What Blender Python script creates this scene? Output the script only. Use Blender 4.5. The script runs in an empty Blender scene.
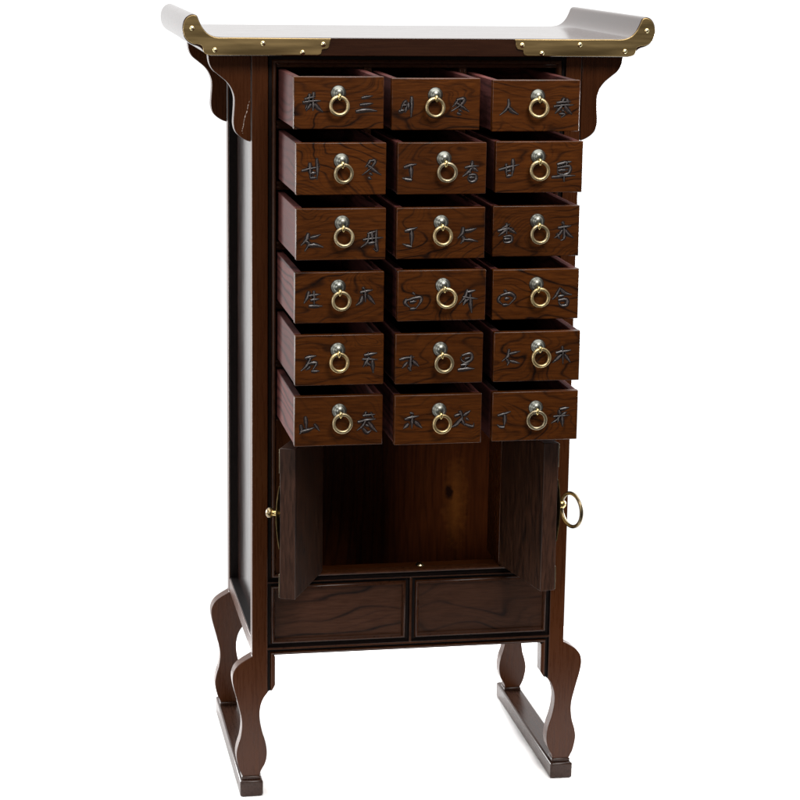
import bpy, bmesh, math, random
from mathutils import Vector, Matrix

scene = bpy.context.scene
# ------------------------------------------------------------------ camera
cam_data = bpy.data.cameras.new("camera")
cam = bpy.data.objects.new("camera", cam_data)
scene.collection.objects.link(cam)
RX, UY, FW = Vector((0.9831, -0.1824, 0.0139)), Vector((0.0257, 0.2128, 0.9768)), Vector((0.1811, 0.9599, -0.2139))
FW.normalize(); RX = (RX - FW*RX.dot(FW)).normalized(); UY = RX.cross(FW)
cam.matrix_world = Matrix(((RX.x, UY.x, -FW.x, -0.2968), (RX.y, UY.y, -FW.y, -2.5353), (RX.z, UY.z, -FW.z, 1.0709), (0, 0, 0, 1)))
cam_data.sensor_width = 36.0
cam_data.lens = 2149.421/800*36.0
cam_data.shift_x = -(399.1-400)/800; cam_data.shift_y = (400.37-400)/800
cam_data.clip_start = 0.05; cam_data.clip_end = 100
scene.camera = cam
# ------------------------------------------------------------------ studio light: white cove behind and above, dim room behind the camera
BACK, FRONT = 1.15, 0.07
world = bpy.data.worlds.new("World"); scene.world = world; world.use_nodes = True
nt = world.node_tree; nt.nodes.clear()
out = nt.nodes.new('ShaderNodeOutputWorld'); bg = nt.nodes.new('ShaderNodeBackground')
tc = nt.nodes.new('ShaderNodeTexCoord'); sx = nt.nodes.new('ShaderNodeSeparateXYZ')
mr = nt.nodes.new('ShaderNodeMapRange'); mr.interpolation_type = 'SMOOTHSTEP'
mr.inputs['From Min'].default_value = -0.55; mr.inputs['From Max'].default_value = -0.05
mr.inputs['To Min'].default_value = FRONT; mr.inputs['To Max'].default_value = BACK
nt.links.new(tc.outputs['Generated'], sx.inputs[0]); nt.links.new(sx.outputs['Y'], mr.inputs['Value'])
nt.links.new(mr.outputs[0], bg.inputs['Strength']); bg.inputs['Color'].default_value = (1, 1, 1, 1)
nt.links.new(bg.outputs[0], out.inputs['Surface'])

def softbox(name, loc, target, sx_, sy_, watts, col=(1, 1, 1)):
    l = bpy.data.lights.new(name, 'AREA'); l.shape = 'RECTANGLE'; l.size = sx_; l.size_y = sy_; l.energy = watts; l.color = col
    o = bpy.data.objects.new(name, l); scene.collection.objects.link(o)
    o.location = loc
    o.rotation_euler = (Vector(target)-Vector(loc)).to_track_quat('-Z', 'Y').to_euler()
    return o
softbox('overhead_floor_fill', (0.2, 0.6, 3.0), (0.2, 0.3, 0), 4.2, 3.6, 185)  # unseen fill lamp, added to keep the floor pure white
softbox('rear_left_floor_fill', (-1.7, 1.7, 0.45), (0.15, -0.05, 0.0), 1.0, 0.7, 85)  # added low lamp, out of view, clears the floor shadow under the cabinet
softbox('rear_right_floor_fill', (2.3, 1.9, 0.45), (0.25, -0.05, 0.0), 1.0, 0.7, 125)  # added unseen counterpart on the right, also lifts the floor shadow
softbox('left_side_softbox', (-2.4, -0.9, 1.1), (0.2, 0.0, 0.6), 0.9, 1.3, 13, (1, .97, .94))
softbox('front_left_softbox', (-1.5, -2.8, 0.95), (0.2, 0.0, 0.5), 0.6, 0.8, 17, (1, .97, .94))
softbox('key_softbox', (0.5, -2.1, 2.5), (0.2, 0.0, 0.7), 1.2, 0.9, 82, (1, .96, .92))

scene.render.engine = 'CYCLES'
scene.view_settings.view_transform = 'Standard'; scene.view_settings.look = 'None'
scene.view_settings.exposure = 0; scene.view_settings.gamma = 1
scene.cycles.max_bounces = 8

# ------------------------------------------------------------------ helpers
WL = {}
def empty(name, loc):
    o = bpy.data.objects.new(name, None); scene.collection.objects.link(o); o.location = loc; WL[o.name] = Vector(loc); o.empty_display_size = .05
    return o
def obj(name, bm, mats, parent=None, origin=None, smooth=35, bevel=None):
    """link one bmesh (built in world coordinates) as ONE mesh object"""
    bmesh.ops.remove_doubles(bm, verts=bm.verts, dist=1e-6)
    bmesh.ops.recalc_face_normals(bm, faces=bm.faces)
    if origin is None:
        lo = Vector([min(v.co[i] for v in bm.verts) for i in range(3)]); hi = Vector([max(v.co[i] for v in bm.verts) for i in range(3)])
        origin = (lo+hi)/2
    origin = Vector(origin)
    bmesh.ops.translate(bm, vec=-origin, verts=bm.verts)
    me = bpy.data.meshes.new(name); bm.to_mesh(me); bm.free()
    for m in (mats if isinstance(mats, (list, tuple)) else [mats]): me.materials.append(m)
    me.shade_smooth(); me.set_sharp_from_angle(angle=math.radians(smooth))
    o = bpy.data.objects.new(name, me); scene.collection.objects.link(o)
    o.location = origin - (WL[parent.name] if parent else Vector((0, 0, 0)))
    WL[o.name] = origin
    if parent: o.parent = parent
    if bevel:
        m = o.modifiers.new('bevel', 'BEVEL'); m.width = bevel; m.segments = 2; m.limit_method = 'ANGLE'; m.angle_limit = math.radians(40)
        m.harden_normals = False
    return o
def box(bm, x0, x1, y0, y1, z0, z1, mi=0):
    vs = [bm.verts.new(c) for c in ((x0,y0,z0),(x1,y0,z0),(x1,y1,z0),(x0,y1,z0),(x0,y0,z1),(x1,y0,z1),(x1,y1,z1),(x0,y1,z1))]
    for f in ((0,1,2,3),(4,7,6,5),(0,4,5,1),(1,5,6,2),(2,6,7,3),(3,7,4,0)):
        bm.faces.new([vs[i] for i in f]).material_index = mi
    return vs
def catmull(pts, n=5, closed=False):
    P = [Vector(p) for p in pts]; out_ = []
    N = len(P); rng = range(N if closed else N-1)
    for i in rng:
        if closed: a, b, c, d = P[(i-1) % N], P[i], P[(i+1) % N], P[(i+2) % N]
        else: a, b, c, d = P[max(i-1, 0)], P[i], P[i+1], P[min(i+2, N-1)]
        for k in range(n):
            t = k/n
            out_.append(.5*((2*b)+(c-a)*t+(2*a-5*b+4*c-d)*t*t+(3*b-a-3*c+d)*t**3))
    if not closed: out_.append(P[-1])
    return out_
def prism(bm, outline, y0, y1, mi=0, chamfer=0.0):
    """outline in (x, z), extruded from y0 (front) to y1"""
    f = [bm.verts.new((p[0], y0, p[1])) for p in outline]; b = [bm.verts.new((p[0], y1, p[1])) for p in outline]
    n = len(f)
    bm.faces.new(f).material_index = mi; bm.faces.new(b[::-1]).material_index = mi
    for i in range(n): bm.faces.new((f[i], b[i], b[(i+1) % n], f[(i+1) % n])).material_index = mi
def mirror(outline): return [(0.4-p[0], p[1]) for p in outline][::-1]
def frame_mould(bm, x0, x1, z0, z1, prof, sides='LRTB', mi=0, mg=1):
    """mitred moulding inside a rectangle; prof = (inset, y, groove?)"""
    rings = []
    for ins, y, g in prof:
        rings.append([(x0+ins, y, z0+ins), (x1-ins, y, z0+ins), (x1-ins, y, z1-ins), (x0+ins, y, z1-ins)])
    names = 'BRTL'
    for k in range(4):
        if names[k] not in sides: continue
        j = (k+1) % 4
        for a in range(len(rings)-1):
            q = [rings[a][k], rings[a][j], rings[a+1][j], rings[a+1][k]]
            f = bm.faces.new([bm.verts.new(c) for c in q]); f.material_index = mg if prof[a+1][2] and prof[a][2] else mi
def revolve(bm, prof, centre, axis, n=24, mi=0):
    """prof = (radius, distance along axis)"""
    axis = Vector(axis).normalized(); u = axis.orthogonal().normalized(); w = axis.cross(u); c = Vector(centre); rings = []
    for r, h in prof:
        if r < 1e-7: rings.append([bm.verts.new(c+axis*h)])
        else: rings.append([bm.verts.new(c+axis*h+(u*math.cos(2*math.pi*i/n)+w*math.sin(2*math.pi*i/n))*r) for i in range(n)])
    for a, b in zip(rings, rings[1:]):
        for i in range(n):
            j = (i+1) % n
            if len(a) == 1 and len(b) == 1: continue
            if len(a) == 1: f = bm.faces.new((a[0], b[j], b[i]))
            elif len(b) == 1: f = bm.faces.new((a[i], a[j], b[0]))
            else: f = bm.faces.new((a[i], a[j], b[j], b[i]))
            f.material_index = mi
def torus(bm, centre, normal, R, r, n=36, m=12, wob=0.0):
    normal = Vector(normal).normalized(); u = normal.orthogonal().normalized(); w = normal.cross(u); c = Vector(centre); V = []
    for i in range(n):
        t = 2*math.pi*i/n; d = u*math.cos(t)+w*math.sin(t); rr = r*(1+wob*math.sin(3*t+1))
        V.append([bm.verts.new(c+d*(R+rr*math.cos(2*math.pi*k/m))+normal*rr*math.sin(2*math.pi*k/m)) for k in range(m)])
    for i in range(n):
        for k in range(m):
            bm.faces.new((V[i][k], V[(i+1) % n][k], V[(i+1) % n][(k+1) % m], V[i][(k+1) % m]))
def strokes(bm, char, x0, z0, y, wid, seed):
    """brush strokes carved in a board: tapered ribbons with a ridge line"""
    rnd = random.Random(seed)
    for st in char:
        P = catmull([(a/1000, b/1000) for a, b in st], 5) if len(st) > 2 else [Vector((st[0][0], st[0][1])).lerp(Vector((st[1][0], st[1][1])), t/6)/1000 for t in range(7)]
        n = len(P); L = sum((P[i+1]-P[i]).length for i in range(n-1)); w0 = wid*(.8+.35*rnd.random())*min(1, .62+L/.02)
        rows = []
        for i, p in enumerate(P):
            t = i/(n-1); d = (P[min(i+1, n-1)]-P[max(i-1, 0)]).normalized(); nn = Vector((-d.y, d.x))
            w = w0*(.55+.45*math.sin(math.pi*min(1, t*1.15+.05)))*(1-.55*t**3)*(1+.25*rnd.uniform(-1, 1))
            if t == 0: w = w0*.75
            rows.append([bm.verts.new((x0+q.x, yy, z0+q.y)) for q, yy in ((p+nn*w, y+.0002), (p+nn*w*.25*rnd.uniform(.5, 1.3), y-.0006), (p-nn*w, y+.0002))])
        for a, b in zip(rows, rows[1:]):
            bm.faces.new((a[0], b[0], b[1], a[1])); bm.faces.new((a[1], b[1], b[2], a[2]))
        bm.faces.new(rows[0]); bm.faces.new(rows[-1][::-1])
        rim = []                                                  # dark cut edge round the stroke
        for i, p in enumerate(P):
            t = i/(n-1); d = (P[min(i+1, n-1)]-P[max(i-1, 0)]).normalized(); nn = Vector((-d.y, d.x))
            w = w0*(.8+.75*math.sin(math.pi*min(1, t*1.1+.05)))*(1-.45*t**3); q = p-d*w*.5 if i == 0 else (p+d*w*.4 if i == n-1 else p)
            rim.append([bm.verts.new((x0+(q+nn*w*s_).x, y-.00012, z0+(q+nn*w*s_).y)) for s_ in (1, -1)])
        for a, b in zip(rim, rim[1:]):
            bm.faces.new((a[0], b[0], b[1], a[1])).material_index = 1

# ------------------------------------------------------------------ materials
def mat(name):
    m = bpy.data.materials.new(name); m.use_nodes = True; n = m.node_tree
    b = n.nodes['Principled BSDF']; return m, n, b
def N(n, t, **k):
    x = n.nodes.new(t)
    for a, v in k.items(): setattr(x, a, v)
    return x
def ramp(n, stops, src, interp='LINEAR'):
    r = N(n, 'ShaderNodeValToRGB'); r.color_ramp.interpolation = interp; e = r.color_ramp.elements
    while len(e) < len(stops): e.new(0.5)
    for el, (p, c) in zip(e, stops):
        el.position = p; el.color = (*c, 1) if len(c) == 3 else c
    n.links.new(src, r.inputs[0]); return r
def coords(n, scale, off=17.0, rot=(0, 0, 0)):
    tc = N(n, 'ShaderNodeTexCoord'); oi = N(n, 'ShaderNodeObjectInfo'); vm = N(n, 'ShaderNodeVectorMath', operation='SCALE')
    cv = N(n, 'ShaderNodeCombineXYZ')
    m2 = N(n, 'ShaderNodeMath', operation='MULTIPLY'); m2.inputs[1].default_value = off
    m3 = N(n, 'ShaderNodeMath', operation='MULTIPLY'); m3.inputs[1].default_value = off*2.7
    n.links.new(oi.outputs['Random'], m2.inputs[0]); n.links.new(oi.outputs['Random'], m3.inputs[0])
    n.links.new(m2.outputs[0], cv.inputs[0]); n.links.new(m3.outputs[0], cv.inputs[1]); n.links.new(m2.outputs[0], cv.inputs[2])
    mp = N(n, 'ShaderNodeMapping'); mp.inputs['Scale'].default_value = scale; mp.inputs['Rotation'].default_value = rot
    n.links.new(tc.outputs['Object'], mp.inputs['Vector'])
    add = N(n, 'ShaderNodeVectorMath', operation='ADD'); n.links.new(mp.outputs[0], add.inputs[0]); n.links.new(cv.outputs[0], add.inputs[1])
    return add.outputs[0], oi
def noise(n, vec, scale=1.0, detail=2.0, rough=.5, dist=0.0):
    x = N(n, 'ShaderNodeTexNoise'); x.inputs['Scale'].default_value = scale; x.inputs['Detail'].default_value = detail
    x.inputs['Roughness'].default_value = rough; x.inputs['Distortion'].default_value = dist; n.links.new(vec, x.inputs['Vector']); return x.outputs['Fac']
def math_(n, op, a, b=None, c=None):
    x = N(n, 'ShaderNodeMath', operation=op)
    for i, v in enumerate((a, b, c)):
        if v is None: continue
        if isinstance(v, (int, float)): x.inputs[i].default_value = v
        else: n.links.new(v, x.inputs[i])
    return x.outputs[0]
def mixc(n, fac, a, b, mode='MIX'):
    x = N(n, 'ShaderNodeMix', data_type='RGBA', blend_type=mode)
    for i, v in ((0, fac), (6, a), (7, b)):
        if isinstance(v, (int, float)): x.inputs[i].default_value = v
        elif isinstance(v, tuple): x.inputs[i].default_value = (*v, 1)
        else: n.links.new(v, x.inputs[i])
    return x.outputs[2]
def wood(name, base, dark, light, contour=(6, 6, 22), rings=9.0, line=.16, strength=.75, pores=(40, 40, 600), rough=.32, spec=.5, coat=0.0,
         porestr=.25, bump=.12, vary=.25, rot=(0, 0, 0), blotch=.35, lin=(0, 0), fine=0.0):
    m, n, b = mat(name)
    v, oi = coords(n, contour, rot=rot)
    f = noise(n, v, 1.0, 1.6, .45, .35)
    g = math_(n, 'MULTIPLY', f, rings)
    if lin[0] or lin[1]:
        so = N(n, 'ShaderNodeSeparateXYZ'); to = N(n, 'ShaderNodeTexCoord'); n.links.new(to.outputs['Object'], so.inputs[0])
        tilt = math_(n, 'MULTIPLY', math_(n, 'SUBTRACT', math_(n, 'FRACT', math_(n, 'MULTIPLY', oi.outputs['Random'], 7.31)), .5), 2.0)
        if lin[1]: g = math_(n, 'ADD', g, math_(n, 'ADD', math_(n, 'MULTIPLY', so.outputs['Z'], lin[1]), math_(n, 'MULTIPLY', math_(n, 'MULTIPLY', so.outputs['X'], tilt), lin[0])))
        else: g = math_(n, 'ADD', g, math_(n, 'MULTIPLY', math_(n, 'ADD', so.outputs['X'], so.outputs['Y']), lin[0]))
    w = math_(n, 'PINGPONG', g, 0.5)
    w = math_(n, 'MULTIPLY', w, 2.0)
    jit = noise(n, v, 9.0, 3, .6)
    w = math_(n, 'ADD', w, math_(n, 'MULTIPLY', math_(n, 'SUBTRACT', jit, .5), .22))
    lines = ramp(n, [(0.0, (1, 1, 1)), (line*.5, (.75, .75, .75)), (line*1.6, (.12, .12, .12)), (min(.98, line*3.4), (0, 0, 0))], w).outputs[0]
    brk = ramp(n, [(.32, (.15, .15, .15)), (.6, (1, 1, 1))], noise(n, v, .9, 2, .5)).outputs[0]
    lf = math_(n, 'MULTIPLY', math_(n, 'MULTIPLY', lines, brk), strength)
    if fine:
        w2 = math_(n, 'ADD', math_(n, 'MULTIPLY', math_(n, 'PINGPONG', math_(n, 'MULTIPLY', g, 3.7), 0.5), 2.0), math_(n, 'MULTIPLY', math_(n, 'SUBTRACT', jit, .5), .5))
        l2 = ramp(n, [(0.0, (1, 1, 1)), (.22, (.4, .4, .4)), (.5, (0, 0, 0))], w2).outputs[0]
        b2 = ramp(n, [(.4, (0, 0, 0)), (.62, (1, 1, 1))], noise(n, v, 1.3, 2, .5)).outputs[0]
        lf = math_(n, 'MAXIMUM', lf, math_(n, 'MULTIPLY', math_(n, 'MULTIPLY', l2, b2), fine))
    pv, _ = coords(n, pores, rot=rot)
    pf = noise(n, pv, 1.0, 3, .65)
    pr = ramp(n, [(.35, (0, 0, 0)), (.62, (1, 1, 1))], pf).outputs[0]
    col = mixc(n, pr, tuple(c*(1-porestr) for c in base), light)
    bl = noise(n, v, .55, 3, .6)
    col = mixc(n, math_(n, 'MULTIPLY', ramp(n, [(.35, (0, 0, 0)), (.65, (1, 1, 1))], bl).outputs[0], blotch), col, tuple(c*.45 for c in base))
    col = mixc(n, lf, col, dark)
    hsv = N(n, 'ShaderNodeHueSaturation'); n.links.new(col, hsv.inputs['Color'])
    n.links.new(math_(n, 'ADD', math_(n, 'MULTIPLY', oi.outputs['Random'], vary), 1-vary/2), hsv.inputs['Value'])
    n.links.new(hsv.outputs[0], b.inputs['Base Color'])
    rv = math_(n, 'ADD', math_(n, 'MULTIPLY', pf, .16), rough-.08); n.links.new(rv, b.inputs['Roughness'])
    b.inputs['Specular IOR Level'].default_value = spec
    if coat: b.inputs['Coat Weight'].default_value = coat; b.inputs['Coat Roughness'].default_value = .12
    if bump:
        bp = N(n, 'ShaderNodeBump'); bp.inputs['Strength'].default_value = bump; bp.inputs['Distance'].default_value = .0004
        hgt = math_(n, 'SUBTRACT', pf, math_(n, 'MULTIPLY', lf, .8)); n.links.new(hgt, bp.inputs['Height']); n.links.new(bp.outputs[0], b.inputs['Normal'])
    return m
def metal(name, col, rough, streak=0.0, dark=None, scale=(30, 30, 30), vary=.0):
    m, n, b = mat(name); b.inputs['Metallic'].default_value = 1
    v, oi = coords(n, scale); f = noise(n, v, 1, 4, .6)
    d = dark or tuple(c*.6 for c in col)
    c = mixc(n, ramp(n, [(.35, (0, 0, 0)), (.65, (1, 1, 1))], f).outputs[0], d, col)
    if vary:
        c = mixc(n, math_(n, 'MULTIPLY', oi.outputs['Random'], vary), c, (.24, .21, .15))
    n.links.new(c, b.inputs['Base Color'])
    n.links.new(math_(n, 'ADD', math_(n, 'MULTIPLY', f, .2), rough-.1), b.inputs['Roughness'])
    return m

M_post = wood('stained_post_wood', (0.0383, 0.0098, 0.0018), (0.0098, 0.0027, 0.0009), (0.0452, 0.0121, 0.0022), contour=(12, 12, 3), rings=5, line=.1, strength=.25, pores=(420, 420, 26), rough=.28, spec=.24, porestr=.08, bump=.05, vary=.1, blotch=.2)
M_runner = wood('dark_runner_wood', (0.0230, 0.0096, 0.0054), (0.0086, 0.0036, 0.0022), (0.0317, 0.0132, 0.0076), contour=(12, 3, 12), rings=5, line=.1, strength=.25, pores=(420, 26, 420), rough=.28, spec=.26, porestr=.15, bump=.05, vary=.1, blotch=.2)
M_board = wood('stained_board_wood', (0.0411, 0.0106, 0.0019), (0.0105, 0.0029, 0.0009), (0.0485, 0.0129, 0.0024), contour=(3, 12, 12), rings=5, line=.1, strength=.3, pores=(26, 420, 420), rough=.3, spec=.24, porestr=.15, bump=.05, vary=.1, blotch=.2)
M_top = wood('lacquered_top_wood', (0.0210, 0.0062, 0.0022), (0.0090, 0.0025, 0.0011), (0.0270, 0.0083, 0.0027), contour=(3, 12, 12), rings=5, line=.1, strength=.3, pores=(26, 420, 420), rough=.14, spec=.8, porestr=.12, bump=.02, vary=.0, blotch=.2)
M_front = wood('drawer_front_wood', (0.0534, 0.0135, 0.0014), (0.0033, 0.0010, 0.0004), (0.0686, 0.0184, 0.0018), contour=(11, 9, 24), rings=6.5, line=.15, strength=1.0, pores=(40, 300, 500), rough=.3, spec=.24, porestr=.28, bump=.12, vary=.3, blotch=.45, lin=(28, 50), fine=0.6)
M_side = wood('drawer_side_wood', (0.0728, 0.0189, 0.0162), (0.0139, 0.0030, 0.0028), (0.0990, 0.0304, 0.0263), contour=(9, 5, 20), rings=4, line=.3, strength=1.0, pores=(200, 30, 420), rough=.75, spec=.1, porestr=.25, bump=.08, vary=.45, blotch=.65, lin=(10, 90), fine=0.4)
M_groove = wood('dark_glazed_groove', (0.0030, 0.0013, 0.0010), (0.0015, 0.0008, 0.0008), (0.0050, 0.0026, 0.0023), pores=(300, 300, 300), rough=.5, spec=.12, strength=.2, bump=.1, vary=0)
M_mould = wood('dark_moulding_wood', (0.0291, 0.0086, 0.0027), (0.0069, 0.0026, 0.0012), (0.0389, 0.0126, 0.0042), contour=(12, 12, 12), rings=3, pores=(200, 200, 200), rough=.3, spec=.24, strength=.2, porestr=.3, bump=.06, vary=.1)
M_panel = wood('figured_panel_wood', (0.0299, 0.0111, 0.0050), (0.0026, 0.0011, 0.0008), (0.0388, 0.0148, 0.0070), contour=(7, 7, 16), rings=4, line=.13, strength=.95, pores=(50, 300, 700), rough=.36, spec=.24, porestr=.15, bump=.1, vary=.1, blotch=.25, lin=(10, 40), fine=0.35)
M_inner = wood('dark_interior_wood', (0.0090, 0.0026, 0.0018), (0.0030, 0.0010, 0.0009), (0.0135, 0.0039, 0.0024), pores=(300, 300, 40), rough=.5, spec=.24, strength=.4, vary=0)
M_pine = wood('knotty_pine_back', (0.2277, 0.0544, 0.0114), (0.0379, 0.0087, 0.0025), (0.2909, 0.0735, 0.0146), contour=(10, 10, 3), rings=4, line=.2, strength=.45, pores=(300, 300, 18), rough=.45, spec=.24, vary=0, blotch=.5, lin=(60, 0))
_n = M_pine.node_tree; _b = _n.nodes['Principled BSDF']                     # two knots in the back board
_src = _b.inputs['Base Color'].links[0].from_socket; _to = N(_n, 'ShaderNodeTexCoord')
_wv = _n.nodes.new('ShaderNodeTexNoise'); _wv.inputs['Scale'].default_value = 160
_n.links.new(_to.outputs['Object'], _wv.inputs['Vector'])
def _knot(src, c, rx, rz, col, soft, strength):
    sp = N(_n, 'ShaderNodeSeparateXYZ'); _n.links.new(_to.outputs['Object'], sp.inputs[0])
    dx = math_(_n, 'DIVIDE', math_(_n, 'SUBTRACT', sp.outputs['X'], c[0]), rx); dz = math_(_n, 'DIVIDE', math_(_n, 'SUBTRACT', sp.outputs['Z'], c[1]), rz)
    d = math_(_n, 'SQRT', math_(_n, 'ADD', math_(_n, 'MULTIPLY', dx, dx), math_(_n, 'MULTIPLY', dz, dz)))
    d = math_(_n, 'ADD', d, math_(_n, 'MULTIPLY', math_(_n, 'SUBTRACT', _wv.outputs['Fac'], .5), .9))
    f = math_(_n, 'MULTIPLY', ramp(_n, [(1-soft, (1, 1, 1)), (1, (0, 0, 0))], d).outputs[0], strength)
    return mixc(_n, f, src, col)
_c = _knot(_src, (.116, -.258), .020, .075, (.60, .20, .034), .98, .6)
_c = _knot(_c, (.1066, -.2440), .0066, .0135, (.03, .008, .003), .45, .95)
_c = _knot(_c, (.0985, -.2700), .0050, .0060, (.30, .09, .02), .8, .8)
_n.links.new(_c, _b.inputs['Base Color'])
M_door = wood('door_inner_wood', (0.0238, 0.0080, 0.0033), (0.0042, 0.0016, 0.0008), (0.0351, 0.0131, 0.0056), contour=(40, 40, 6), rings=6, line=.2, strength=1.0, pores=(260, 260, 30), rough=.42, spec=.24, porestr=.7, bump=.25, vary=0.3, blotch=.3)
M_edge = wood('door_edge_wood', (0.0290, 0.0108, 0.0053), (0.0083, 0.0031, 0.0016), (0.0415, 0.0165, 0.0089), contour=(20, 20, 5), rings=3, pores=(400, 400, 50), rough=.4, spec=.24, strength=.3, porestr=.4, bump=.1, vary=.1)
M_panelside = wood('lacquered_side_panel', (0.0105, 0.0033, 0.0021), (0.0035, 0.0014, 0.0010), (0.0131, 0.0042, 0.0026), contour=(8, 8, 3), rings=4, pores=(200, 200, 20), rough=.15, spec=.62, strength=.3, bump=.0, vary=0)
M_brass = metal('antique_brass', (.31, .22, .098), .40, dark=(.16, .11, .048), scale=(7, 30, 95))
M_gold = metal('pale_brass', (.50, .385, .20), .38, dark=(.34, .25, .12), scale=(90, 90, 90), vary=.75)
M_rivet = metal('bright_rivet_brass', (.95, .82, .48), .22, scale=(200, 200, 200))
M_steel = metal('smoky_nickel', (.165, .165, .14), .34, dark=(.18, .185, .165), scale=(60, 60, 60))
M_loop = metal('polished_brass_loop', (.75, .57, .25), .24, scale=(200, 200, 200))
M_dbrass = metal('dark_aged_brass', (.22, .17, .095), .3, dark=(.10, .08, .055), scale=(60, 60, 60))
M_carve, _n, _b = mat('carved_lettering_dark'); 
_v, _ = coords(_n, (500, 500, 500)); _f = noise(_n, _v, 1, 3)
_n.links.new(ramp(_n, [(.3, (.012, .009, .008)), (.7, (.058, .044, .042))], _f).outputs[0], _b.inputs['Base Color']); _b.inputs['Roughness'].default_value = .38; _b.inputs['Specular IOR Level'].default_value = .5
M_cut, _n, _b = mat('dark_cut_edge'); _v, _ = coords(_n, (300, 300, 300))
_n.links.new(ramp(_n, [(.3, (.004, .002, .0015)), (.7, (.010, .005, .004))], noise(_n, _v, 1, 3)).outputs[0], _b.inputs['Base Color']); _b.inputs['Roughness'].default_value = .5; _b.inputs['Specular IOR Level'].default_value = .2
M_chip, _n, _b = mat('chipped_lacquer')
_v, _ = coords(_n, (900, 900, 900)); _f = noise(_n, _v, 1, 3)
_n.links.new(ramp(_n, [(.4, (.07, .04, .03)), (.6, (.36, .29, .25))], _f).outputs[0], _b.inputs['Base Color'])
M_floor, _n, _b = mat('white_studio_sweep')
_v, _ = coords(_n, (3, 3, 3)); _f = noise(_n, _v, 1, 3)
_n.links.new(ramp(_n, [(.3, (.93, .93, .93)), (.7, (.95, .95, .95))], _f).outputs[0], _b.inputs['Base Color']); _b.inputs['Roughness'].default_value = .9; _b.inputs['Specular IOR Level'].default_value = 0
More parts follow.
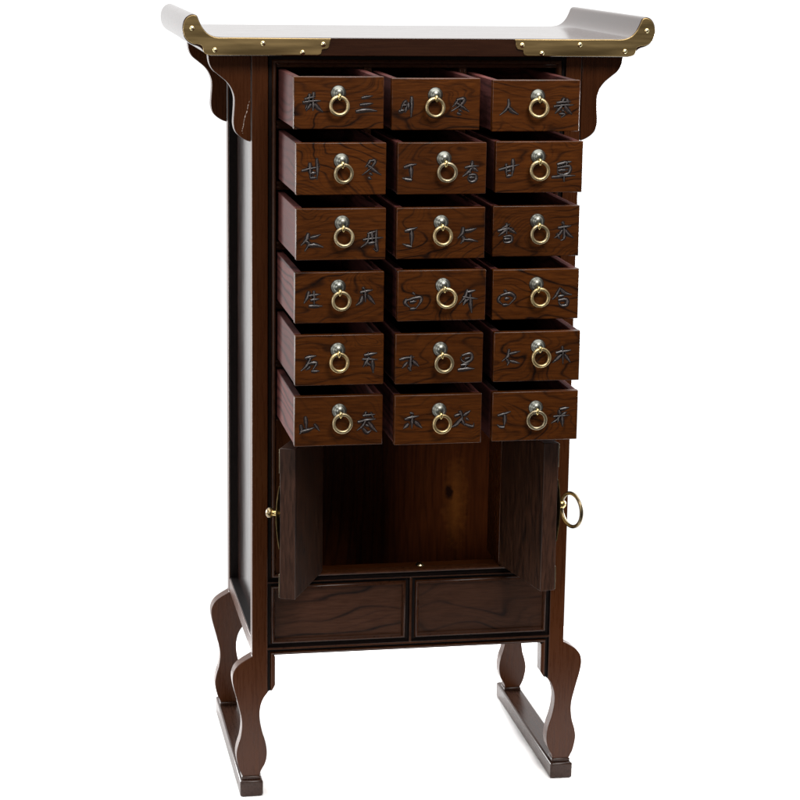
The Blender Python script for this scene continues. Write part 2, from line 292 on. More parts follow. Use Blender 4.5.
CHARS = {
 (0, 0): ([[(12.7,33.1),(24.4,36.3)],[(17.9,39.3),(17.2,30.9)],[(22.7,41.0),(21.8,33.1)],[(10.7,29.7),(20.1,31.0),(30.4,31.7)],[(21.8,33.1),(22.2,26.7),(21.8,20.7)],[(19.6,28.3),(14.1,20.7)],[(23.5,28.7),(27.5,23.6),(33.3,19.1)],[(15.3,26.7),(13.4,22.4)]],
   [[(77.3,34.7),(82.8,35.9),(89.7,37.1)],[(75.6,27.0),(82.8,27.7),(90.0,28.7)],[(71.1,19.6),(82.8,21.3),(94.8,20.2)]]),
 (0, 1): ([[(17.0,33.3),(13.9,29.9),(9.6,20.9)],[(11.8,27.7),(18.8,28.5)],[(17.4,27.1),(15.6,19.7)],[(19.5,31.0),(19.5,23.4)],[(22.9,37.8),(23.1,26.8),(22.6,14.6)],[(8.7,20.9),(16.0,22.9)]],
   [[(76.8,34.9),(74.4,30.2),(70.4,26.0)],[(75.6,33.9),(83.7,34.9),(79.9,28.5),(69.1,21.4)],[(75.6,30.2),(81.3,26.5),(90.0,20.7)],[(77.8,22.9),(82.0,20.7)],[(76.1,19.2),(80.8,17.3)]]),
 (0, 2): ([[(18.4,36.8),(18.8,29.5),(14.0,22.9),(8.3,18.8)],[(18.4,27.8),(22.9,23.4),(30.3,19.5)]],
   [[(84.0,37.9),(80.8,32.1)],[(75.4,32.6),(91.8,34.0)],[(87.0,36.8),(89.3,31.3)],[(72.2,28.3),(84.3,29.9),(95.4,30.2)],[(81.7,29.5),(73.6,20.5)],[(84.9,29.0),(88.8,24.0),(93.6,19.6)],[(81.7,24.7),(84.7,21.7)],[(79.0,20.0),(84.7,19.5),(80.8,16.0)]]),
 (1, 0): ([[(6.7,27.3),(16.5,29.7),(27.3,31.9)],[(15.7,35.9),(16.2,19.9)],[(23.5,41.1),(24.2,29.4),(23.8,17.3)],[(16.2,24.2),(23.5,25.0)],[(16.2,19.0),(23.8,19.7)]],
   [[(84.6,39.2),(82.5,35.4),(78.7,31.1)],[(83.4,38.0),(89.8,38.0),(85.1,30.2),(75.2,22.1)],[(81.3,33.1),(88.6,27.6),(96.9,22.1)],[(83.4,24.2),(87.2,21.9)],[(82.1,19.3),(86.0,17.6)]]),
 (1, 1): ([[(7.6,30.6),(14.2,32.7),(21.7,34.4)],[(15.1,32.0),(15.6,25.0),(16.0,17.0)],[(16.3,16.9),(10.7,17.6),(5.7,18.8)]],
   [[(77.8,29.9),(85.2,31.3),(93.7,32.0)],[(86.1,37.6),(85.8,26.7)],[(85.2,29.4),(80.8,24.1),(75.1,20.0)],[(87.0,29.7),(93.0,25.7)],[(82.6,21.4),(89.7,21.8),(90.5,16.5),(85.6,14.1),(81.7,16.9),(82.6,21.4)],[(83.1,18.6),(89.5,19.0)],[(83.8,26.7),(83.4,22.3)]]),
 (1, 2): ([[(3.9,26.3),(15.9,29.4),(27.5,32.2)],[(12.3,33.2),(13.2,18.6)],[(20.0,38.5),(20.4,29.1),(19.3,18.9)],[(13.2,24.7),(19.5,25.9)],[(13.2,18.9),(19.5,20.2)]],
   [[(72.7,31.8),(81.1,33.9),(88.9,35.2)],[(77.5,34.6),(78.6,29.9)],[(84.1,35.5),(82.5,30.5)],[(73.0,28.2),(86.8,29.9),(85.7,22.1),(74.3,21.2),(73.0,28.2)],[(73.9,24.9),(85.7,25.9)],[(66.4,17.4),(81.1,18.9),(93.9,19.3)],[(80.2,21.2),(81.1,12.1)]]),
 (2, 0): ([[(13.9,30.6),(11.7,23.6),(5.6,17.2)],[(10.5,22.1),(14.6,18.4),(9.9,10.6)],[(16.5,25.6),(21.8,26.8),(27.9,29.2)],[(14.6,16.6),(21.8,17.4),(30.9,15.0)]],
   [[(81.8,29.2),(91.9,32.4)],[(82.9,29.5),(81.7,20.3),(73.9,14.1)],[(91.6,33.5),(91.3,19.1),(92.7,10.0),(88.4,12.6)],[(76.8,22.5),(87.2,23.9),(99.3,25.0)],[(86.5,32.0),(86.9,18.4)],[(82.9,18.4),(91.1,19.7)]]),
 (2, 1): ([[(9.9,32.0),(16.8,33.5),(23.8,36.1)],[(17.1,32.9),(17.7,24.1),(17.1,15.0)],[(17.4,14.4),(12.4,15.6),(7.0,17.6)]],
   [[(76.8,35.5),(76.6,29.6),(70.7,23.0)],[(75.8,25.5),(78.0,21.9),(74.4,17.0)],[(79.5,31.4),(85.6,32.3),(92.7,34.3)],[(77.3,21.3),(85.6,21.1),(94.7,19.2)]]),
 (2, 2): ([[(10.8,32.2),(20.3,37.8)],[(6.3,29.8),(14.0,31.6),(24.1,32.8)],[(16.3,38.6),(16.3,25.2)],[(15.5,31.2),(7.0,24.2)],[(17.7,33.4),(27.7,27.0)],[(13.3,23.0),(21.5,23.7),(21.9,17.8),(14.0,17.1),(13.3,23.0)],[(14.0,20.3),(21.5,20.8)]],
   [[(82.0,39.6),(84.3,36.4)],[(77.6,32.5),(92.5,35.0)],[(83.9,35.6),(84.9,21.5),(80.6,18.2)],[(82.4,30.4),(78.7,25.2),(73.2,21.2)],[(85.4,30.4),(89.5,25.2),(95.5,21.2)],[(76.2,26.0),(79.4,19.7)]]),
 (3, 0): ([[(16.0,36.6),(14.6,30.5),(10.6,23.5)],[(16.0,31.7),(29.4,33.6)],[(21.8,37.3),(22.3,20.3)],[(18.2,26.8),(28.0,28.0)],[(16.5,20.1),(31.6,19.8)]],
   [[(77.6,40.3),(80.4,37.8)],[(75.4,34.6),(89.1,37.5)],[(80.8,37.8),(81.1,23.6)],[(77.5,30.5),(75.7,24.2),(70.3,20.0)],[(83.3,31.5),(87.4,26.8),(92.2,21.0)]]),
 (3, 1): ([[(17.4,33.1),(20.2,30.4)],[(10.4,25.7),(8.9,20.9),(14.3,16.2)],[(11.1,24.3),(25.7,27.5),(26.8,22.4),(20.6,14.0)],[(14.8,22.1),(22.1,23.0)],[(15.2,14.1),(22.1,14.7)]],
   [[(79.6,31.7),(90.4,34.7)],[(81.3,35.3),(78.4,26.9),(71.5,19.0)],[(75.9,27.2),(93.3,24.5)],[(79.9,24.6),(76.6,17.7)],[(84.2,29.8),(85.0,18.0),(86.6,8.7)],[(78.4,20.7),(84.5,25.7)]]),
 (3, 2): ([[(14.1,34.8),(18.4,30.6)],[(9.1,28.0),(7.3,22.4),(13.2,17.5)],[(9.9,28.1),(20.4,30.7),(26.7,25.7),(19.6,17.5)],[(15.1,24.4),(20.7,25.1)],[(12.6,17.5),(19.9,17.4)]],
   [[(80.3,36.3),(75.8,27.7),(70.9,22.7)],[(80.8,34.8),(86.3,30.0),(94.3,28.0)],[(78.5,25.9),(85.9,27.5)],[(78.8,21.6),(88.1,22.4),(88.1,16.3),(81.1,16.2),(78.8,21.6)]]),
 (4, 0): ([[(11.9,32.1),(24.3,34.8)],[(18.1,33.4),(13.7,23.8),(6.8,17.5)],[(15.6,25.7),(24.4,26.4),(20.3,18.1)],[(17.4,22.3),(12.7,18.3)],[(19.1,16.9),(28.2,16.9)]],
   [[(80.2,33.9),(94.7,36.5)],[(84.9,37.4),(84.0,31.8)],[(78.0,29.7),(95.5,28.8)],[(85.6,31.6),(78.7,20.5)],[(83.7,28.2),(82.7,21.2)],[(89.3,28.2),(90.5,13.4)],[(81.7,25.7),(87.8,22.0)]]),
 (4, 1): ([[(4.9,29.0),(13.3,30.8),(22.1,31.7)],[(18.2,33.3),(17.7,24.4),(17.4,15.7)],[(14.0,25.9),(7.8,18.8)],[(15.2,19.8),(18.8,15.6)],[(19.9,27.5),(27.3,20.9)]],
   [[(78.2,32.0),(87.8,34.3),(89.2,28.2),(82.3,23.9),(76.7,28.2),(78.2,32.0)],[(81.6,28.1),(88.1,29.9)],[(82.6,24.4),(81.9,17.1)],[(77.1,20.7),(86.6,22.0)],[(73.7,15.3),(83.3,16.5),(92.6,16.5)]]),
 (4, 2): ([[(18.0,38.3),(16.5,30.1),(9.7,24.3)],[(14.6,27.5),(17.6,23.2),(16.1,19.3)],[(18.8,32.9),(31.2,35.7)],[(19.2,24.7),(31.2,21.6)]],
   [[(81.2,40.5),(82.2,30.9),(82.7,19.6)],[(74.1,32.9),(91.4,35.7)],[(80.4,30.9),(75.2,26.0),(70.2,21.3)],[(84.2,30.9),(91.4,21.6)]]),
 (5, 0): ([[(12.5,35.1),(13.4,28.1),(13.7,18.4)],[(7.3,25.4),(8.4,18.4),(6.0,15.1)],[(7.3,17.3),(15.4,19.4),(23.1,22.1)],[(23.2,26.2),(29.1,17.9)]],
   [[(83.1,39.0),(81.3,33.3)],[(79.8,34.5),(93.7,35.7)],[(88.5,37.8),(91.9,31.1)],[(73.8,27.0),(84.6,29.3),(94.1,30.2)],[(83.1,29.6),(78.7,22.1),(72.3,17.2)],[(85.7,26.9),(90.4,20.6),(96.0,15.1)],[(82.8,23.6),(87.1,21.8)],[(79.8,19.4),(84.6,14.3),(89.3,17.0)]]),
 (5, 1): ([[(18.2,37.8),(22.7,36.8)],[(12.3,30.3),(20.7,32.4),(28.6,34.0)],[(20.7,35.2),(20.4,19.5)],[(16.3,25.2),(10.7,19.5)],[(23.7,27.5),(32.3,19.8)]],
   [[(70.8,32.6),(78.8,35.4)],[(76.7,38.6),(80.0,30.6)],[(81.2,32.6),(89.2,38.5)],[(80.0,30.6),(72.6,22.9),(67.0,19.5)],[(78.5,29.0),(83.2,21.0)],[(84.1,29.8),(87.7,27.2)],[(82.9,22.9),(88.9,20.4),(93.0,20.2),(93.6,24.1)]]),
 (5, 2): ([[(6.8,30.9),(14.7,32.8),(22.0,35.4)],[(14.7,32.0),(15.2,25.1),(14.4,17.8)],[(14.7,17.2),(10.1,17.5),(6.0,20.0)]],
   [[(81.2,36.3),(91.8,38.3)],[(80.0,35.4),(81.5,28.6)],[(73.6,27.9),(92.6,29.1)],[(81.5,28.6),(76.9,23.6),(71.2,20.3)],[(79.7,26.4),(78.5,20.3)],[(83.8,27.4),(84.8,15.5)],[(83.3,29.3),(89.4,33.1)]]),
}
# ------------------------------------------------------------------ setting
bm = bmesh.new(); vs = [bm.verts.new(c) for c in ((-1.1, -0.3, 0), (1.5, -0.3, 0), (1.5, 0.6, 0), (-1.1, 0.6, 0))]; bm.faces.new(vs)
fl = obj('floor', bm, M_floor); fl['kind'] = 'structure'

# ------------------------------------------------------------------ the cabinet
cab = empty('medicine_cabinet', (0.2, 0.144, 0))
cab['label'] = 'dark wooden chest with eighteen open drawers, open doors and brass mounted top'
cab['category'] = 'cabinet'
D = 0.288; ZB = 0.9255; PT = 0.0194

# legs: post and shaped foot cut from one board, mirrored and repeated at the back
LEG = [(-.0, ZB-.0005), (0, .184), (-.0058, .1808), (-.0121, .1770), (-.0180, .1724), (-.0225, .1662), (-.0246, .1584), (-.0243, .1500), (-.0223, .1396),
       (-.0192, .1279), (-.0163, .1162), (-.0140, .1061), (-.0129, .0970), (-.0132, .0878), (-.0148, .0770), (-.0176, .0680), (-.0194, .0600), (-.0199, .0540), (-.0191, .0466),
       (-.0168, .0364), (-.0135, .0290), (-.0120, .0260), (.0098, .0260), (.0105, .0306), (.0125, .0346), (.0160, .0411), (.0182, .0493), (.0184, .0594), (.0165, .0712),
       (.0134, .0812), (.0110, .0915), (.0096, .1015), (.0096, .1115), (.0114, .1213), (.0150, .1294), (PT, .1352), (PT, ZB-.0005)]
def smooth_leg():
    a = catmull(LEG[1:21], 3); b = catmull(LEG[22:36], 3)
    return [LEG[0]] + [tuple(p) for p in a] + [LEG[21]] + [tuple(p) for p in b] + [LEG[36]]
for mir in (False, True):
    for (y0, y1) in ((0, .0195), (D-.0195, D)):
        o_ = smooth_leg(); o_ = mirror(o_) if mir else o_
        bm = bmesh.new(); prism(bm, o_, y0, y1); obj('leg', bm, M_post, cab, bevel=.0009, smooth=40)
# runners under the legs
for mir in (False, True):
    x0, x1 = (-.0157, .0133) if not mir else (.3867, .4157)
    bm = bmesh.new(); box(bm, x0, x1, -.0052, .3070, 0, .0215)
    rn = obj('runner', bm, M_runner, cab, bevel=.0026)
    for (y0, y1) in ((-.001, .021), (D-.021, D+.001)):
        bm = bmesh.new(); box(bm, x0+.0025, x1-.0025, y0, y1, .0210, .0262); obj('foot_block', bm, M_runner, rn, bevel=.0016)

# wing brackets
BR = [(-.0513, ZB-.0005), (-.0500, .9156), (-.0455, .9072), (-.0373, .9004), (-.0291, .8934), (-.0236, .8855), (-.0207, .8762), (-.0205, .8660), (-.0212, .8560), (-.0217, .8450),
      (-.0198, .8365), (-.0160, .8312), (-.0110, .8274), (-.0060, .8248), (-.0020, .8236)]
for mir in (False, True):
    for k, (y0, y1) in enumerate(((.0006, .0180), (D-.018, D-.0006))):
        o_ = [tuple(p) for p in catmull(BR, 4)] + [(-.0010, .8236), (-.0010, ZB-.0005)]
        o_ = mirror(o_) if mir else o_
        bm = bmesh.new(); prism(bm, o_, y0, y1); br = obj('wing_bracket', bm, M_post, cab, bevel=.0010, smooth=40)
        if not mir and k == 0:                                   # the open grain crack of the front left bracket
            bm = bmesh.new(); rnd = random.Random(4)
            pts = [(-.0028, .8715), (-.0045, .8660), (-.0055, .8600), (-.0078, .8540), (-.0094, .8470), (-.0100, .8420), (-.0115, .8370), (-.0108, .8335)]
            P = catmull(pts, 4)
            for i in range(len(P)-1):
                if rnd.random() < .18: continue
                w = .00035*rnd.uniform(.5, 1.6); a, b_ = P[i], P[i+1]
                bm.faces.new([bm.verts.new(c) for c in ((a.x-w, .0002, a.y), (a.x+w, .0002, a.y), (b_.x+w, .0002, b_.y), (b_.x-w, .0002, b_.y))])
            obj('grain_crack', bm, M_chip, br)

# face frame: fillets flush with the posts and glazed mouldings
PROF = [(0, 0, 1), (.0010, .0036, 1), (.0046, .0036, 1), (.0058, .0006, 0), (.0070, .0000, 0), (.0088, .0002, 0), (.0100, .0022, 0), (.0104, .0110, 1)]
X0, X1 = PT, .4-PT
bm = bmesh.new()
frame_mould(bm, X0, X1, .2795, ZB-.001, PROF)
obj('opening_moulding', bm, [M_mould, M_groove], cab, smooth=50)
bm = bmesh.new()
box(bm, X0-.0003, X1+.0003, .0001, .012, .2779, .2796)                      # fillet above the false drawers
box(bm, X0-.0003, X1+.0003, .0001, .018, .1912, .1942)                      # bottom fillet
box(bm, .1984, .2016, .0001, .012, .1942, .2779)
obj('face_fillet', bm, M_mould, cab, bevel=.0004)
PB = [(0, 0, 1), (.0009, .0036, 1), (.0042, .0036, 1), (.0054, .0006, 0), (.0066, .0000, 0), (.0082, .0004, 0), (.0096, .0050, 1), (.0102, .0075, 1)]
for a, b_ in ((X0, .1984), (.2016, X1)):
    bm = bmesh.new(); frame_mould(bm, a, b_, .1942, .2779, PB)
    pm = obj('panel_moulding', bm, [M_mould, M_groove], cab, smooth=50)
    bm = bmesh.new(); box(bm, a+.0080, b_-.0080, .0045, .0140, .2022, .2705); obj('false_drawer_panel', bm, M_panel, cab, bevel=.001)
# bottom rail edge and the moulded inner edge that runs down each front leg
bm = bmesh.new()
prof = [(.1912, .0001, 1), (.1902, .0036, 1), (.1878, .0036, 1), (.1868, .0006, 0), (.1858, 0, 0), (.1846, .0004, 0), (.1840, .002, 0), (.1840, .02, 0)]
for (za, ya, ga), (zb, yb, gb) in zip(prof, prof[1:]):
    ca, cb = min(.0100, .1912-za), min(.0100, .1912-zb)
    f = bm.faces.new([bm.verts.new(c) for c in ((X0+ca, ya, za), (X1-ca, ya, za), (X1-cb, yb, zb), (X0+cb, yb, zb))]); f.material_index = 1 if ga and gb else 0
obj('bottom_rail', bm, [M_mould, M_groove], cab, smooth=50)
for mir in (False, True):
    bm = bmesh.new()
    prof = [(0, .0001, 1), (.0010, .0036, 1), (.0034, .0036, 1), (.0044, .0006, 0), (.0054, 0, 0), (.0074, .0003, 0), (.0096, .0015, 0), (.0098, .0195, 0), (0, .0195, 0)]
    def ztop(i): return .1912-i
    def zbot(i): return .1352+i*.55+max(0, i-.006)*1.2
    for (xa, ya, ga), (xb, yb, gb) in zip(prof, prof[1:]):
        q = [(X0+xa, ya, zbot(xa)), (X0+xb, yb, zbot(xb)), (X0+xb, yb, ztop(xb)), (X0+xa, ya, ztop(xa))]
        if mir: q = [(0.4-c[0], c[1], c[2]) for c in q]
        f = bm.faces.new([bm.verts.new(c) for c in q]); f.material_index = 1 if ga and gb else 0
    q = [(X0+a, y, zbot(a)) for a, y, g in prof]
    if mir: q = [(0.4-c[0], c[1], c[2]) for c in q]
    bm.faces.new([bm.verts.new(c) for c in q])
    obj('leg_moulding', bm, [M_post, M_groove], cab, smooth=50)

# carcass
for mir in (False, True):
    sgn = (lambda x: x) if not mir else (lambda x: .4-x)
    def bx(bm, a, b_, *r): a, b_ = sorted((sgn(a), sgn(b_))); box(bm, a, b_, *r)
    bm = bmesh.new(); bx(bm, .0115, .0185, .0195, D-.0195, .19, ZB-.001); obj('side_panel', bm, M_panelside, cab)
    bm = bmesh.new(); bx(bm, .0003, .0190, .0196, D-.0196, .1852, .2040); obj('side_rail', bm, M_post, cab, bevel=.0008)
    bm = bmesh.new(); bx(bm, .0003, .0190, .0196, D-.0196, .9080, ZB-.001); obj('side_rail', bm, M_post, cab, bevel=.0008)
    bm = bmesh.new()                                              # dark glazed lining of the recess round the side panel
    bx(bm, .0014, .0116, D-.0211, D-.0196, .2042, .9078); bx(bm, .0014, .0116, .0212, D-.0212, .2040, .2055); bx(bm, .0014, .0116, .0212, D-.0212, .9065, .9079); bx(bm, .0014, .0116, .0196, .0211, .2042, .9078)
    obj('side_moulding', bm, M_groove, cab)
bm = bmesh.new(); box(bm, PT, .4-PT, D-.008, D-.002, .186, ZB-.001); obj('back_panel', bm, M_pine, cab)
bm = bmesh.new(); box(bm, PT, .4-PT, .0145, D-.008, .1862, .1945); obj('bottom_board', bm, M_inner, cab)
bm = bmesh.new(); box(bm, .0290, .3710, .0040, .0300, .2720, .2893); obj('door_sill', bm, M_board, cab, bevel=.0008)
for mir in (False, True):
    a, b_ = (.0290, .0872) if not mir else (.3128, .3710)
    bm = bmesh.new(); box(bm, a, b_, .0040, .0700, .2893, .4850); obj('door_jamb', bm, M_post, cab, bevel=.0008)
    a, b_ = (.0188, .0290) if not mir else (.3710, .3812)
    bm = bmesh.new(); box(bm, a, b_, .0702, D-.009, .1950, .4800); obj('inner_cheek', bm, M_pine, cab)
# head rail with two reeds
bm = bmesh.new(); box(bm, .0290, .3710, .0045, .020, .9105, ZB-.001)
for z in (.9150, ): box(bm, .0290, .3710, .0020, .0050, z-.0010, z+.0010)
obj('head_rail', bm, M_mould, cab, bevel=.0006)
# dividers between the columns and rails between the rows
ROWZ = [.9082-i*.0721 for i in range(6)]
for x in (.1392, .2546):
    bm = bmesh.new(); box(bm, x-.0046, x+.0046, .0060, D-.009, .487, .9104)
    for s in (-1, 1): revolve(bm, [(0, 0), (.0014, 0), (.0014, .42), (0, .42)], (x+s*.0026, .0058, .4885), (0, 0, 1), 10)
    obj('divider', bm, M_mould, cab)
for i in range(6):
    zt = ROWZ[i]-.0587-.0018; zb = zt-.0098
    bm = bmesh.new(); box(bm, .0290, .3710, .0068, D-.009, zb, zt)
    for s in (.0025, .0073): revolve(bm, [(0, 0), (.0014, 0), (.0014, .340), (0, .340)], (.030, .0066, zb+s), (1, 0, 0), 10)
    obj('drawer_rail', bm, M_mould, cab)

# ------------------------------------------------------------------ drawers
POS = {(0,0):(.0315,.9090,-.133,''),(0,1):(.1447,.9067,-.124,''),(0,2):(.2604,.9054,-.131,''),
 (1,0):(.0320,.8367,-.150,''),(1,1):(.1473,.8367,-.152,''),(1,2):(.2616,.8372,-.148,''),
 (2,0):(.0315,.7636,-.156,''),(2,1):(.1460,.7638,-.158,''),(2,2):(.2602,.7633,-.147,''),
 (3,0):(.0303,.6913,-.156,''),(3,1):(.1469,.6933,-.165,''),(3,2):(.2602,.6907,-.153,''),
 (4,0):(.0305,.6194,-.158,''),(4,1):(.1457,.6195,-.163,''),(4,2):(.2609,.6197,-.164,''),
 (5,0):(.0303,.5480,-.157,''),(5,1):(.1457,.5478,-.163,''),(5,2):(.2612,.5485,-.162,'')}
NAMES = [['柴 and 三', '川 and 冬', '人 and 参'], ['甘 and 冬', '丁 and 香', '甘 and 草'], ['仁 and 丹', '丁 and 仁', '香 and 木'],
         ['生 and 木', '白 and 芥', '白 and 合'], ['五 and 芥', '木 and 豆', '仁 and 木'], ['山 and 参', '木 and 花', '丁 and 芥']]
DW, DH, DD, T = .1025, .0585, .262, .0088
KN = {(0,0):(.493,.31),(0,1):(.49,.32),(0,2):(.515,.32),(1,0):(.50,.345),(1,1):(.52,.31),(1,2):(.485,.295),(2,0):(.51,.28),(2,1):(.50,.29),(2,2):(.51,.30),
      (3,0):(.485,.29),(3,1):(.51,.30),(3,2):(.505,.30),(4,0):(.48,.30),(4,1):(.51,.31),(4,2):(.51,.30),(5,0):(.505,.30),(5,1):(.51,.31),(5,2):(.505,.33)}
RG = {(0,0):(.492,.545),(0,1):(.475,.555),(0,2):(.51,.535),(1,0):(.515,.575),(1,1):(.543,.56),(1,2):(.485,.555),(2,0):(.52,.54),(2,1):(.505,.535),(2,2):(.523,.545),
      (3,0):(.508,.545),(3,1):(.54,.53),(3,2):(.532,.545),(4,0):(.485,.525),(4,1):(.54,.57),(4,2):(.53,.50),(5,0):(.53,.52),(5,1):(.53,.56),(5,2):(.50,.55)}
for (i, j), (x0, z1, y, _) in POS.items():
    rnd = random.Random(i*3+j+5)
    z0 = z1-DH; x1 = x0+DW
    root = bmesh.new()
    yb = y+DD
    box(root, x0+.0006, x0+T, y+T+.0002, yb-T, z0+.0006, z1-.0004)
    box(root, x1-T, x1-.0006, y+T+.0002, yb-T, z0+.0006, z1-.0004)
    box(root, x0+.0006, x1-.0006, yb-T+.0002, yb, z0+.0006, z1-.0004)
    box(root, x0+T+.0001, x1-T-.0001, y+T+.0002, yb-T, z0+.003, z0+.007)
    dr = obj('drawer', root, M_side, cab, bevel=.0007)
    dr['label'] = 'small open drawer with %s carved on its front' % NAMES[i][j]
    bm = bmesh.new(); box(bm, x0, x1, y, y+T, z0, z1)
    obj('drawer_front', bm, M_front, dr, bevel=.0008)
    kx = x0+DW*KN[i,j][0]; kz = z1-DH*KN[i,j][1]
    bm = bmesh.new()
    revolve(bm, [(0, -.0005), (.0086, -.0005), (.0088, .0006), (.0078, .0018), (.0072, .0024), (.0064, .0042), (.0045, .0058), (.0022, .0066), (0, .0068)], (kx, y, kz), (0, -1, 0), 28)
    obj('pull_boss', bm, M_steel, dr, smooth=50)
    rx = x0+DW*RG[i,j][0]; rz = z1-DH*RG[i,j][1]; R = .0099*(1+.03*rnd.uniform(-1, 1))
    rx = kx+(rx-kx)
    yr = y-.0088
    top = Vector((rx, yr, rz))+Vector((kx-rx, 0, kz-rz)).normalized()*R
    bm = bmesh.new(); torus(bm, (rx, yr, rz), (rnd.uniform(-.18, .18), -1, rnd.uniform(-.05, .16)), R, .0021, wob=.05)
    obj('pull_ring', bm, M_gold, dr, smooth=80)
    bm = bmesh.new()
    d = Vector((top.x-kx, 0, top.z-kz))
    revolve(bm, [(0, -.0042), (.0012, -.0036), (.0019, -.0015), (.0021, .0008), (.0016, .0030), (0, .0040)], (kx+d.x*.6, yr-.0010, top.z), (d.x*.3+rnd.uniform(-.1, .1)*.004, 0, 1 if d.x == 0 else .01), 14)
    revolve(bm, [(.0013, 0), (.0013, .006)], (kx+d.x*.6, y-.0040, top.z), (0, -1, 0), 10)
    obj('pull_loop', bm, M_loop, dr, smooth=60)
    for c, ch in enumerate(CHARS[i, j]):
        bm = bmesh.new(); strokes(bm, ch, x0, z0, y, .0018, i*31+j*7+c)
        obj('carved_character', bm, [M_carve, M_cut], dr, smooth=20)

# ------------------------------------------------------------------ doors
def door(hx, d, nrm):
    d = Vector(d).normalized(); nrm = Vector(nrm).normalized(); H = Vector((hx, -.0015, 0)); w, t = .1200, .0190; za, zb = .2912, .4750
    root = bmesh.new()
    def slab(bm, a0, a1, n0, n1, z0, z1):
        c = [H+d*a+nrm*n for a, n in ((a0, n0), (a1, n0), (a1, n1), (a0, n1))]
        vs = [bm.verts.new((p.x, p.y, z)) for z in (z0, z1) for p in c]
        for f in ((0,1,2,3),(4,7,6,5),(0,4,5,1),(1,5,6,2),(2,6,7,3),(3,7,4,0)): bm.faces.new([vs[k] for k in f])
    slab(root, 0, w, 0, t-.0002, za, zb)
    dr = obj('door', root, M_door, cab, bevel=.0008)
    bm = bmesh.new(); slab(bm, w-.0004, w+.0005, 0.0001, t-.0003, za+.0001, zb-.0001); obj('door_edge', bm, M_edge, dr, bevel=.0003)
    # corner straps and the handle plate on the outer face
    for z0, z1 in ((zb-.030, zb-.001), (za+.001, za+.030)):
        bm = bmesh.new(); slab(bm, w-.030, w+.0003, t-.0002, t+.0010, z0, z1); obj('corner_plate', bm, M_dbrass, dr, bevel=.0003)
    zc = .3905; bm = bmesh.new(); n = 20; rows = []
    for i in range(n+1):                                        # half round escutcheon, bowed away from the door
        a = math.pi*i/n; z = zc+.0385*math.cos(a); e = .0385*math.sin(a)
        row = []
        for q in (0, .35, .7, 1):
            s = w-.0005-e*q; h = t+.0012+.0042*(1-q)*max(0, math.cos((z-zc)/.0385*1.5))
            p = H+d*s+nrm*h; row.append(bm.verts.new((p.x, p.y, z)))
        rows.append(row)
    for a, b_ in zip(rows, rows[1:]):
        for k in range(3):
            if (a[k].co-a[k+1].co).length < 1e-7 and (b_[k].co-b_[k+1].co).length < 1e-7: continue
            bm.faces.new((a[k], b_[k], b_[k+1], a[k+1]))
    geo = bmesh.ops.extrude_face_region(bm, geom=bm.faces[:]); bmesh.ops.translate(bm, vec=-nrm*.0009, verts=[v for v in geo['geom'] if isinstance(v, bmesh.types.BMVert)])
    obj('handle_plate', bm, M_brass, dr, smooth=50)
    return dr, H, d, nrm, w, t, zc
# left door
dr, H, d, nn, w, t, zc = door(.0875, (-.412, -.911, 0), (-.911, .412, 0)); dr['label'] = 'left door swung wide open'
p = H+d*(w-.016)+nn*t; p.z = zc+.001
bm = bmesh.new(); revolve(bm, [(0, 0), (.0055, 0), (.0045, .003), (.0034, .005), (.0034, .0125), (.0044, .0140)], p, nn, 18)
obj('handle_neck', bm, M_loop, dr, smooth=60)
bm = bmesh.new(); revolve(bm, [(.003, .0135), (.0056, .0142), (.0066, .0162), (.0062, .0190), (.0040, .0212), (0, .0220)], p, nn, 20); obj('handle_knob', bm, M_dbrass, dr, smooth=60)
dl = (-d*.985 - nn*.1).normalized()
c = p+nn*.0045-d*.0215; nrm_ = nn
bm = bmesh.new(); torus(bm, c, nrm_, .0205, .0018); obj('handle_ring', bm, M_dbrass, dr, smooth=80)
# right door
dr, H, d, nn, w, t, zc = door(.3125, (.197, -.980, 0), (.980, .197, 0)); dr['label'] = 'right door swung open at a right angle'
p = H+d*(w-.028)+nn*t; p.z = zc-.0005
bm = bmesh.new(); revolve(bm, [(0, 0), (.0050, 0), (.0040, .003), (.0030, .005), (.0030, .0165)], p, nn, 18); obj('handle_neck', bm, M_loop, dr, smooth=60)
b0 = p+nn*.0200
bm = bmesh.new(); revolve(bm, [(0, -.0058), (.0032, -.0048), (.0052, -.0025), (.0058, 0), (.0052, .0025), (.0032, .0048), (0, .0058)], b0, nn, 20); obj('handle_knob', bm, M_loop, dr, smooth=60)
rd = Vector((.36, -.93, 0)).normalized(); c = b0+rd*.0205+Vector((0, 0, -.0025)); nr = rd.cross(Vector((0, 0, 1)))
bm = bmesh.new(); torus(bm, c, nr, .0205, .0023, 48); obj('handle_ring', bm, M_dbrass, dr, smooth=80)
# catch on the sill
bm = bmesh.new(); revolve(bm, [(0, 0), (.0060, 0), (.0058, .0012), (.0035, .0034), (0, .0040)], (.2140, .0150, .2893), (0, 0, 1), 20); obj('door_catch', bm, M_rivet, cab, smooth=60)

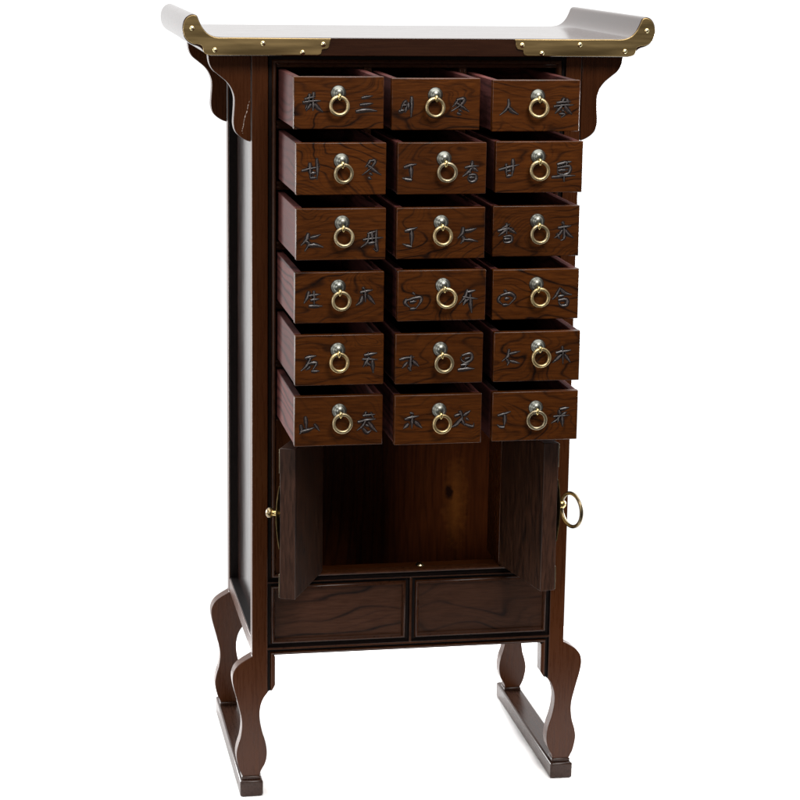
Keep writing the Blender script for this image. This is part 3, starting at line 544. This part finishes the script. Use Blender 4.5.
# ------------------------------------------------------------------ scroll top
TOPC = [(-.0300, .9468), (-.0421, .9472), (-.0500, .9490), (-.0556, .9527), (-.0602, .9584), (-.0634, .9648), (-.0658, .9705), (-.0690, .9727), (-.0732, .9727), (-.0780, .9700),
        (-.0815, .9650), (-.0830, .9585), (-.0827, .9515), (-.0805, .9455), (-.0765, .9408), (-.0712, .9378), (-.0660, .9362), (-.0620, .9340), (-.0585, .9300), (-.0545, .9270), (-.0500, ZB)]
L_ = [tuple(p) for p in catmull(TOPC, 4)]
outl = L_ + mirror(L_)
bm = bmesh.new(); prism(bm, outl, -.0237, .3059); top = obj('scroll_top', bm, M_top, cab, bevel=.0008, smooth=30)
MT = [(-.0282, .9462), (-.0421, .9462), (-.0502, .9484), (-.0559, .9521), (-.0607, .9580), (-.0641, .9648), (-.0664, .9698), (-.0690, .9716), (-.0728, .9713), (-.0774, .9688), (-.0806, .9642), (-.0822, .9575),
      (-.0817, .9510), (-.0795, .9456), (-.0756, .9416), (-.0706, .9392), (-.0655, .9387)]
MB_ = [(-.0655, .9387), (-.0615, .9375), (-.0596, .9345), (-.0590, .9310), (-.0570, .9280), (-.0526, .9263)]
IN = [(.0739, .9263), (.0780, .9275), (.0790, .9300), (.0794, .9322), (.0810, .9332), (.0850, .9336), (.0872, .9352), (.0882, .9378), (.0888, .9420), (.0902, .9458)]
for mir in (False, True):
    o_ = [tuple(p) for p in catmull(MT, 4)] + [tuple(p) for p in catmull(MB_, 3)][1:] + [tuple(p) for p in catmull(IN, 3)]
    riv = [(-.0722, .9567), (-.0459, .9322), (.0100, .9399), (.0564, .9296), (.0808, .9392)]
    if mir: o_ = mirror(o_); riv = [(.4-a, b_) for a, b_ in riv]
    bm = bmesh.new(); prism(bm, o_, -.0257, -.0238); mt = obj('brass_mount', bm, M_brass, cab, bevel=.0007, smooth=30)
    for a, b_ in riv:
        bm = bmesh.new(); revolve(bm, [(0, 0), (.0031, 0), (.0030, .0006), (.0022, .0015), (.0010, .0020), (0, .0021)], (a, -.0256, b_), (0, -1, 0), 18); obj('rivet', bm, M_rivet, mt, smooth=60)
